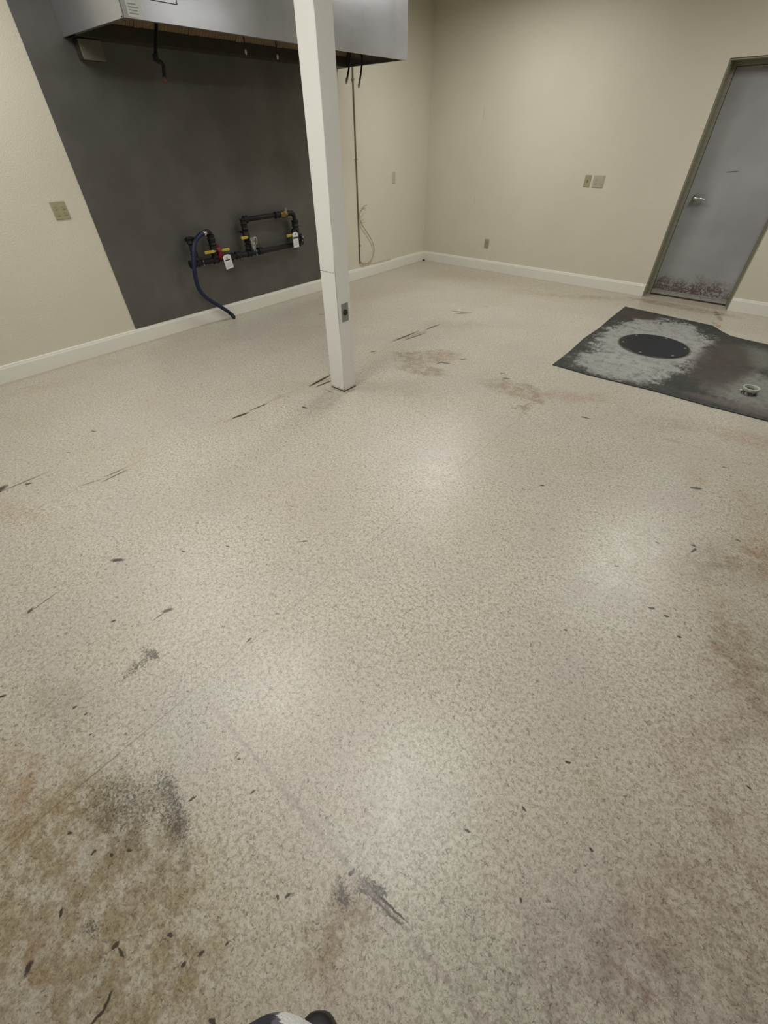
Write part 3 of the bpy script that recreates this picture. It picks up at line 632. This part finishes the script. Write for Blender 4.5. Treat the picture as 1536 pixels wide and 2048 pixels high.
def hang_tag(name, label, y, z, w, h, tilt, bars, holder, cat='tag'):
    x = XM+0.072
    t = thing(name, label, cat, (x, y, z))
    t.rotation_euler = (tilt, 0, 0)
    pts = [(-w/2, -h), (w/2, -h), (w/2, -0.012), (w/4, 0), (-w/4, 0), (-w/2, -0.012)]
    bm = bmesh.new()
    lo = [bm.verts.new((0, a, b)) for a, b in pts]; hi = [bm.verts.new((0.002, a, b)) for a, b in pts]
    bm.faces.new(lo); bm.faces.new(hi[::-1])
    for i in range(len(pts)):
        j = (i+1) % len(pts); bm.faces.new((lo[i], lo[j], hi[j], hi[i]))
    obj('card', bm, 'paper', t)
    bm = bmesh.new()
    for (a, b, c, d) in bars: box(bm, 0.002, a*w, -b*h, 0.0028, c*w, -d*h)
    obj('tag_print', bm, 'ink', t)
    bm = bmesh.new()
    for i in range(5): 
        z_ = -h*(0.58+i*0.07); box(bm, 0.002, -0.36*w, z_, 0.0026, 0.36*w, z_+0.0022)
    obj('small_print', bm, 'grey_ink', t)
    bm = bmesh.new(); tube(bm, smooth_path([(0.001, 0, -0.008), (-0.01, 0.004, 0.012), (-0.035, 0.002, 0.02)], 4), 0.0016, 6)
    obj('tie', bm, holder, t)
    return t
hang_tag('warning_tag', 'white warning tag hanging from the red valve near the blue hose', 2.785, 0.640, 0.092, 0.130, 0.10,
         [(-0.12, 0.14, 0.12, 0.20), (-0.34, 0.32, 0.30, 0.42), (-0.10, 0.24, 0.10, 0.27)], 'ink')
hang_tag('warning_tag', 'white tag with a dark band hanging at the right end of the gas pipes', 3.745, 0.728, 0.082, 0.150, 0.0,
         [(-0.46, 0.30, 0.46, 0.42), (-0.05, 0.10, 0.20, 0.17)], 'ink')
bg = thing('plastic_tag_sleeve', 'crumpled clear plastic sleeve hanging from the middle riser pipe', 'plastic sleeve', (XM+0.05, 3.165, 0.735))
pm = N('crinkled_plastic'); pm.set(Base_Color=(0.40, 0.39, 0.38), Roughness=0.18, Metallic=0.0); pm.b.inputs['Transmission Weight'].default_value = 0.35
pm.bump(pm.noise(60, 2), 0.9, 0.01); MAT['plastic'] = pm.m
bm = bmesh.new(); nz, ny = 9, 5; grid = []
for i in range(nz):
    w = 0.030*(1-0.75*(i/(nz-1))**1.5)+0.004
    grid.append([bm.verts.new((random.uniform(-.006, .008), -w+2*w*j/(ny-1), 0.012-0.125*i/(nz-1))) for j in range(ny)])
for i in range(nz-1):
    for j in range(ny-1): bm.faces.new((grid[i][j], grid[i][j+1], grid[i+1][j+1], grid[i+1][j]))
sl = obj('sleeve', bm, 'plastic', bg); md = sl.modifiers.new('thickness', 'SOLIDIFY'); md.thickness = 0.0015
bm = bmesh.new(); tube(bm, smooth_path([(0, 0.02, 0.0), (0.0, 0.045, 0.01), (0, 0.052, -0.02), (0, 0.04, -0.06)], 4), 0.0018, 6); obj('string', bm, 'paper', bg)

hose = thing('gas_hose', 'dark blue coated hose drooping from the manifold down over the baseboard', 'hose', (-4.62, 2.74, 0.0))
pts = [(-4.625, 2.640, 0.846), (-4.60, 2.56, 0.838), (-4.575, 2.475, 0.790), (-4.56, 2.416, 0.693), (-4.55, 2.375, 0.547), (-4.57, 2.379, 0.404), (-4.595, 2.447, 0.291), (-4.61, 2.563, 0.189), (-4.625, 2.665, 0.105), (-4.63, 2.725, 0.04)]
o_ = Vector((-4.62, 2.74, 0.0))
bm = bmesh.new(); tube(bm, [p-o_ for p in smooth_path(pts, 8)], 0.0205, 14); obj('hose_jacket', bm, 'blue', hose, smooth=True)
bm = bmesh.new(); tube(bm, [Vector((-4.63, 2.722, 0.045))-o_, Vector((-4.63, 2.735, 0.022))-o_, Vector((-4.63, 2.742, 0.004))-o_], [0.023, 0.023, 0.015], 12); obj('end_fitting', bm, 'black', hose, smooth=True)
bm = bmesh.new(); tube(bm, [Vector((-4.622, 2.650, 0.847))-o_, Vector((-4.61, 2.612, 0.845))-o_], 0.023, 12); obj('collar', bm, 'chrome', hose, smooth=True)

# brass tube and wire loop right of the hood
cd = thing('wall_tube', 'thin dull brass tube running straight up the cream wall to the hood', 'tube', (XL, 5.0, 0.19))
bm = bmesh.new(); tube(bm, [(0.010, -0.005, 0), (0.010, 0.004, 1.0), (0.010, 0.009, 1.94), (0.010, 0.009, CEIL-0.19)], 0.0085, 10); obj('tube_run', bm, 'dull_brass', cd, smooth=True)
for z in (0.22, 1.15, 1.85):
    bm = bmesh.new(); box(bm, 0, -0.014, z-0.006, 0.020, 0.020, z+0.006)
    obj('strap', bm, 'dull_brass', cd)
lp = thing('wire_loop', 'loose tan wire hanging in a loop beside the brass tube on the wall', 'wire', (XL, 5.0, 0.17))
P_ = [(5.156, 0.862), (5.075, 0.84), (5.012, 0.766), (5.045, 0.66), (5.148, 0.55), (5.238, 0.449), (5.288, 0.338), (5.262, 0.247), (5.181, 0.190), (5.061, 0.172), (4.995, 0.216)]
bm = bmesh.new(); tube(bm, [p-Vector((XL, 5.0, 0.17)) for p in smooth_path([(XL+0.026, y, z) for y, z in P_], 6)], 0.0045, 8); obj('wire_strand', bm, 'cord', lp, smooth=True)
for a, b in (((5.02, 0.70), (5.10, 0.712)), ((5.03, 0.735), (5.08, 0.78)), ((5.04, 0.68), (5.10, 0.672)), ((5.10, 0.82), (5.13, 0.80))):
    bm = bmesh.new(); tube(bm, [(0.028, a[0]-5, a[1]-0.17), (0.034, b[0]-5, b[1]-0.17)], 0.0022, 6); obj('loose_strand', bm, 'cord', lp)
bm = bmesh.new(); tube(bm, smooth_path([(0.020, -0.005, 0.03), (0.020, 0.16, 0.0), (0.020, 0.30, -0.022), (0.014, 0.70, -0.026)], 5), 0.003, 6)
obj('loose_strand', bm, 'cord', lp)

# ------------------------------------------------------------ outlets and switches
def plate(name, label, loc, w, h, face, gangs, mat, slots, cat, group=None):
    # face: 'x' plate on the left wall facing +X ; 'y' plate on the far wall facing -Y
    t = thing(name, label, cat, loc, 0 if face == 'x' else -PI/2, group)
    obj('cover_plate', bx(0, -w/2, -h/2, 0.007, w/2, h/2), mat, t, bevel=0.003)
    gw = w/gangs
    for g in range(gangs):
        y = -w/2+gw*(g+0.5)
        if slots[g] == 'd':
            for z in (-0.020, 0.020):
                bm = bmesh.new(); lathe_x(bm, (0.0065, y, z), [(0, 0.0165), (0.003, 0.0165), (0.0035, 0.015)], 20)
                r = obj('receptacle', bm, mat, t)
                bm = bmesh.new(); box(bm, 0.0095, y-0.008, z-0.002, 0.0104, y-0.0055, z+0.008); box(bm, 0.0095, y+0.0055, z-0.002, 0.0104, y+0.008, z+0.007); box(bm, 0.0095, y-0.003, z-0.012, 0.0104, y+0.003, z-0.007)
                obj('slots', bm, 'ivory_dark', r)
        elif slots[g] == 's':
            obj('toggle_slot', bx(0.0065, y-0.006, -0.013, 0.008, y+0.006, 0.013), 'ivory_dark', t)
            obj('toggle', bx(0.007, y-0.004, -0.002, 0.020, y+0.004, 0.010), mat, t, bevel=0.001)
        elif slots[g] == 'p':
            obj('blank_insert', bx(0.0065, y-0.015, -0.032, 0.010, y+0.015, 0.032), mat, t, bevel=0.001)
    return t
plate('wall_outlet', 'beige double-gang outlet plate on the wall left of the steel sheet', (XL, 1.466, 1.127), 0.112, 0.118, 'x', 2, 'ivory', 'dd', 'outlet')
plate('wall_outlet', 'painted-over outlet plate right of the brass tube on the left wall', (XL, 5.760, 1.122), 0.070, 0.122, 'x', 1, 'paint_plate', 'd', 'outlet')
plate('wall_outlet', 'single beige outlet plate low on the far wall above the baseboard', (-3.579, YR, 0.347), 0.072, 0.112, 'y', 1, 'ivory', 'd', 'outlet')
plate('switch_plate', 'narrow olive-beige switch plate, the left of the pair beside the door', (-2.318, YR, 1.120), 0.076, 0.116, 'y', 1, 'ivory', 's', 'switch')
plate('switch_plate', 'wider two-gang beige switch plate, nearer the door', (-2.185, YR, 1.120), 0.130, 0.116, 'y', 2, 'beige_plate', 'dp', 'switch')

# ------------------------------------------------------------ rubber sheet, lid, pipe stub
mt = thing('rubber_mat', 'scuffed dark rubber floor sheet with cut corner in front of the grey door', 'mat', (0, 0, 0))
outl = [(-1.244, 3.784), (-0.9, 3.772), (-0.4, 3.80), (0.0, 3.790), (0.363, 3.803), (1.55, 3.81), (1.56, 5.50), (0.9, 5.53), (0.173, 5.547), (-0.06, 5.575), (-0.153, 5.60), (-0.25, 5.70), (-0.35, 5.83), (-0.8, 5.885), (-1.287, 5.945), (-1.28, 5.4), (-1.262, 5.0), (-1.275, 4.6), (-1.25, 4.2)]
o = obj('rubber_sheet', prism(bmesh.new(), outl, 0.0, 0.006), 'mat', mt, bevel=0.0015)
bm = bmesh.new()
for i in range(5):
    a, b = Vector(outl[i]+(0.004,)), Vector(outl[i+1]+(0.004,)); tube(bm, [a, b], 0.0045, 8)
obj('rolled_edge', bm, 'mat_edge', mt)
ld = thing('drain_lid', 'round black lid set in the rubber floor sheet', 'manhole cover', (-0.673, 4.813, 0.006))
bm = bmesh.new(); lathe_x(bm, (0, 0, 0), [(-0.004, 0.308), (0.004, 0.308), (0.009, 0.303), (0.009, 0.0005)], 64, 'z')
obj('lid_plate', bm, 'lid', ld)
for k in range(6):
    bm = bmesh.new(); a = 0.35+k*PI/3; x, y = 0.272*math.cos(a), 0.272*math.sin(a)
    lathe_x(bm, (x, y, 0.008), [(0, 0.013), (0.0025, 0.012), (0.0035, 0.004)], 10, 'z')
    obj('bolt', bm, 'steel_fit', ld)
bm = bmesh.new(); 
ring = [[(r*math.cos(2*PI*k/64), r*math.sin(2*PI*k/64), z) for k in range(64)] for r, z in ((0.324, -0.003), (0.322, 0.002), (0.312, 0.003), (0.309, -0.003))]
loft(bm, ring); obj('rim', bm, 'grey_box', ld)
pvm = N('dirty_pvc'); PP = pvm.sep(pvm.co())
nn = pvm.noise(45, 4, 0.7)
pvm.set(Base_Color=pvm.mix(pvm.math('MULTIPLY', pvm.ramp(PP[2], 0.018, 0.036, 1, 0), pvm.ramp(nn, 0.40, 0.55)), (0.50, 0.50, 0.44), (0.04, 0.038, 0.025)), Roughness=0.4); MAT['dirty_pvc'] = pvm.m
pv = thing('pipe_stub', 'short open white plastic pipe stub rising from the rubber sheet at right', 'pipe', (0.187, 4.215, 0.006))
bm = bmesh.new(); seg = 40
pr = [(0.050, 0.0), (0.050, 0.022), (0.056, 0.030), (0.056, 0.046), (0.0545, 0.050), (0.049, 0.050), (0.047, 0.046), (0.046, 0.0)]
rings = [[bm.verts.new((r*math.cos(2*PI*k/seg), r*math.sin(2*PI*k/seg), z)) for k in range(seg)] for r, z in pr]
for i in range(len(rings)-1):
    for k in range(seg):
        j = (k+1) % seg; bm.faces.new((rings[i][k], rings[i][j], rings[i+1][j], rings[i+1][k]))
obj('pipe_wall', bm, 'dirty_pvc', pv, smooth=True)
bm = bmesh.new(); lathe_x(bm, (0, 0, 0), [(0.0, 0.046), (0.018, 0.0465)], 40, 'z'); obj('plug', bm, 'grey_box', pv)
bm = bmesh.new(); box(bm, -0.066, -0.028, 0.012, -0.048, -0.016, 0.026); obj('side_nub', bm, 'pvc', pv, bevel=0.003)

# small debris
for (x, y, s, mt_, lab_) in ((-4.715+0.03, 6.50, 0.022, 'black', 'small black scrap lying in the corner of the room at the baseboards'),):
    bm = bmesh.new(); lathe_x(bm, (0, 0, 0), [(0, s*0.8), (s*0.4, s), (s*0.9, s*0.5)], 7, 'z')
    o = obj('rubble_scrap', bm, mt_); o.location = (x, y, 0); tag(o, lab_, 'debris')
bm = bmesh.new(); lathe_x(bm, (0, 0, 0), [(0, 0.004), (0.002, 0.0055), (0.004, 0.003)], 7, 'z')
o = obj('paper_crumb', bm, 'paper'); o.location = (-2.985, 0.385, 0); tag(o, 'tiny white crumb on the floor toward the left wall', 'debris')

# ------------------------------------------------------------ ceiling lights
def troffer(x, y, k, where):
    t = thing('ceiling_light', 'flat fluorescent ceiling light, '+where, 'light', (x, y, CEIL), 0, 'fluorescent ceiling lights')
    bm = bmesh.new()
    for q in ((-0.31, -0.61, 0.31, -0.57), (-0.31, 0.57, 0.31, 0.61), (-0.31, -0.57, -0.27, 0.57), (0.27, -0.57, 0.31, 0.57)): box(bm, q[0], q[1], -0.03, q[2], q[3], 0)
    obj('frame', bm, 'white_metal', t)
    obj('diffuser', bx(-0.27, -0.57, -0.018, 0.27, 0.57, -0.010), 'lens', t)
    ld_ = bpy.data.lights.new('lamp', 'AREA'); ld_.shape = 'RECTANGLE'; ld_.size = 0.52; ld_.size_y = 1.1
    ld_.energy = LAMP_POWER*k; ld_.color = LAMP_COLOR; ld_.spread = math.radians(LAMP_SPREAD)
    lo = bpy.data.objects.new('lamp', ld_); C.objects.link(lo); lo.parent = t; lo.location = (0, 0, -0.022)
for x, y, k, where in LAMPS: troffer(x, y, k, where)

# ------------------------------------------------------------ the person taking the picture
pf = Vector((-0.655, 0.755, 0)).normalized(); O = Vector((0.10, -0.22, 0))
rz = math.atan2(pf.y, pf.x) - PI/2       # local +Y is forward, +X is to the person's right
pr_ = thing('person', 'person in checked black, grey and white fleece and black shoes, at the bottom edge', 'person', O, rz)
def skin(name, joints, edges, mat, parent, sub=2):
    me = bpy.data.meshes.new(name); names = list(joints)
    me.from_pydata([joints[k][0] for k in names], [(names.index(a), names.index(b)) for a, b in edges], [])
    o = bpy.data.objects.new(name, me); C.objects.link(o); o.parent = parent; me.materials.append(MAT[mat])
    sk = o.modifiers.new('skin', 'SKIN'); sk.use_smooth_shade = True
    for i, k in enumerate(names):
        r = joints[k][1]; r = r if isinstance(r, tuple) else (r, r)
        me.skin_vertices[0].data[i].radius = r; me.skin_vertices[0].data[i].use_root = (i == 0)
    if sub: ss = o.modifiers.new('sub', 'SUBSURF'); ss.levels = sub; ss.render_levels = sub
    return o
J = {'pelvis': ((0, -0.01, 0.90), (0.09, 0.07)), 'belly': ((0, 0.0, 1.05), (0.09, 0.07)), 'chest': ((0, -0.02, 1.24), (0.10, 0.07)), 'neck0': ((0, -0.02, 1.38), 0.06), 'neck': ((0, 0.0, 1.44), 0.05),
     'chin': ((0, 0.02, 1.50), (0.06, 0.075)), 'head': ((0, 0.015, 1.58), (0.072, 0.088)), 'crown': ((0, 0.0, 1.66), (0.055, 0.065))}
E_ = [('pelvis', 'belly'), ('belly', 'chest'), ('chest', 'neck0'), ('neck0', 'neck'), ('neck', 'chin'), ('chin', 'head'), ('head', 'crown')]
for s, q in ((-1, 'l'), (1, 'r')):
    J.update({'hip'+q: ((s*0.085, 0, 0.84), 0.06), 'knee'+q: ((s*0.095, 0.01-0.12*(s > 0), 0.48), 0.055), 'ank'+q: ((s*0.10, -0.03-0.26*(s > 0), 0.09), 0.038), 'toe'+q: ((s*0.10, 0.09-0.26*(s > 0), 0.04), (0.035, 0.025)),
              'sh'+q: ((s*0.15, -0.03, 1.31), 0.038), 'el'+q: ((s*0.23, 0.03, 1.10), 0.040), 'wr'+q: ((s*0.09, 0.12, 1.22), 0.027), 'pm'+q: ((s*0.075, 0.13, 1.29), (0.020, 0.034)), 'pk'+q: ((s*0.07, 0.13, 1.325), (0.014, 0.036))})
    E_ += [('pelvis', 'hip'+q), ('hip'+q, 'knee'+q), ('knee'+q, 'ank'+q), ('ank'+q, 'toe'+q), ('chest', 'sh'+q), ('sh'+q, 'el'+q), ('el'+q, 'wr'+q), ('wr'+q, 'pm'+q), ('pm'+q, 'pk'+q)]
    for i in range(4):
        dy = -0.024+0.016*i; ln = (0.020, 0.025, 0.023, 0.018)[i]
        a, b, c = 'f%d0%s' % (i, q), 'f%d1%s' % (i, q), 'f%d2%s' % (i, q)
        J.update({a: ((s*0.066, 0.13+dy, 1.35), 0.008), b: ((s*0.055, 0.13+dy, 1.35+ln), 0.0075), c: ((s*0.035, 0.132+dy, 1.352+ln*1.3), 0.0065)})
        E_ += [('pk'+q, a), (a, b), (b, c)]
    J.update({'t0'+q: ((s*0.055, 0.10, 1.29), 0.010), 't1'+q: ((s*0.038, 0.095, 1.32), 0.008)}); E_ += [('pm'+q, 't0'+q), ('t0'+q, 't1'+q)]
skin('body', J, E_, 'skin', pr_)
def ell(cx, cy, z, rx, ry, front=None, n=32, p=2.3):
    pts = []
    for k in range(n):
        a = 2*PI*k/n; c, s = math.cos(a), math.sin(a)
        ry_ = front if (front and s > 0) else ry
        pts.append((cx+rx*math.copysign(abs(c)**(2/p), c), cy+ry_*math.copysign(abs(s)**(2/p), s), z))
    return pts
bm = bmesh.new()
loft(bm, [ell(0, 0, 0.70, 0.19, 0.14, 0.17), ell(-0.02, 0, 0.74, 0.19, 0.15, 0.18, p=1.9), ell(-0.036, 0, 0.86, 0.155, 0.15, JACKET_FRONT-0.01, p=1.6), ell(-0.037, 0, 0.95, 0.15, 0.15, JACKET_FRONT, p=1.6), ell(-0.032, 0, 1.02, 0.155, 0.15, JACKET_FRONT-0.01, p=1.7), ell(0, -0.01, 1.12, 0.195, 0.14, 0.17), ell(0, -0.02, 1.26, 0.205, 0.13, 0.13), ell(0, -0.02, 1.35, 0.17, 0.10, 0.09), ell(0, -0.015, 1.41, 0.075, 0.07, 0.07)])
jk = obj('jacket', bm, 'fleece', pr_, smooth=True); _s = jk.modifiers.new('sub', 'SUBSURF'); _s.levels = _s.render_levels = 2
bm = bmesh.new()
for s in (-1, 1):
    tube(bm, smooth_path([(s*0.10, -0.025, 1.335), (s*0.19, -0.02, 1.27), (s*0.235, 0.03, 1.10), (s*0.17, 0.08, 1.12), (s*0.10, 0.115, 1.20)], 5), [0.070]*5+[0.066]*5+[0.060]*5+[0.052]*5+[0.045], 16)
obj('sleeves', bm, 'fleece', pr_, smooth=True)
bm = bmesh.new()
for s in (-1, 1):
    k = -0.26*(s > 0)
    loft(bm, [ell(s*0.10, -0.03+k, 0.075, 0.060, 0.075, n=20), ell(s*0.10, -0.02+k*0.7, 0.25, 0.068, 0.078, n=20), ell(s*0.098, k*0.4, 0.50, 0.075, 0.080, n=20), ell(s*0.095, 0, 0.75, 0.092, 0.105, n=20), ell(s*0.07, 0, 0.95, 0.11, 0.115, n=20)])
obj('trousers', bm, 'trouser', pr_, smooth=True)
bm = bmesh.new()
loft(bm, [ell(0, -0.012, z, r, r*1.05, n=24, p=2.0) for z, r in ((1.50, 0.060), (1.53, 0.080), (1.58, 0.092), (1.64, 0.094), (1.69, 0.080), (1.73, 0.045), (1.74, 0.01))])
bmesh.ops.translate(bm, verts=bm.verts, vec=(0, -0.025, 0.0)); obj('hair', bm, 'hair', pr_, smooth=True)
for s in (-1, 1):
    bm = bmesh.new(); lathe_x(bm, (s*0.030, 0.088, 1.585), [(0, 0.011), (0.006, 0.008), (0.009, 0.002)], 12, 'y')
    obj('eye', bm, 'paper', pr_)
bm = bmesh.new(); loft(bm, [ell(0, 0.085, 1.575, 0.007, 0.01, n=12), ell(0, 0.10, 1.545, 0.014, 0.014, n=12), ell(0, 0.088, 1.535, 0.008, 0.008, n=12)]); obj('nose', bm, 'skin', pr_, smooth=True)
def shoe(s, dy=0.0):
    bm = bmesh.new(); rings = []
    #  y, half width, height, base z
    prof = [(-0.125, 0.022, 0.05), (-0.118, 0.033, 0.085), (-0.09, 0.039, 0.10), (-0.04, 0.038, 0.098), (0.0, 0.041, 0.088), (0.05, 0.048, 0.072), (0.08, 0.051, 0.062), (0.11, 0.049, 0.057), (0.130, 0.044, 0.052), (0.145, 0.037, 0.046), (0.155, 0.029, 0.041), (0.162, 0.019, 0.035), (0.165, 0.008, 0.028)]
    for y, w, h in prof:
        ring = []
        for k in range(20):
            a = 2*PI*k/20; c, s_ = math.cos(a), math.sin(a)
            z = 0.016 + (h*0.45)*(1+math.copysign(abs(s_)**0.8, s_)) ; ring.append((s*0.10+w*math.copysign(abs(c)**0.8, c), y+dy, z))
        rings.append(ring)
    loft(bm, rings); up = obj('shoe', bm, 'shoe', pr_, smooth=True)
    bm = bmesh.new(); ol = []
    for y, w, h in prof: ol.append((s*0.10+w+0.003, y+dy))
    ol2 = [(s*0.10-w-0.003, y+dy) for y, w, h in reversed(prof)]
    prism(bm, ol+ol2, 0.0, 0.022); so_ = obj('sole', bm, 'sole', up)
    bm = bmesh.new()
    for i in range(4):
        y = 0.02+i*0.022+dy; z = 0.088-i*0.009+0.012
        tube(bm, smooth_path([(s*0.10-0.022, y, z-0.008), (s*0.10, y+0.002, z+0.001), (s*0.10+0.022, y, z-0.008)], 3), 0.003, 6)
    obj('laces', bm, 'black', up)
shoe(1, -0.26); shoe(-1, 0.012)
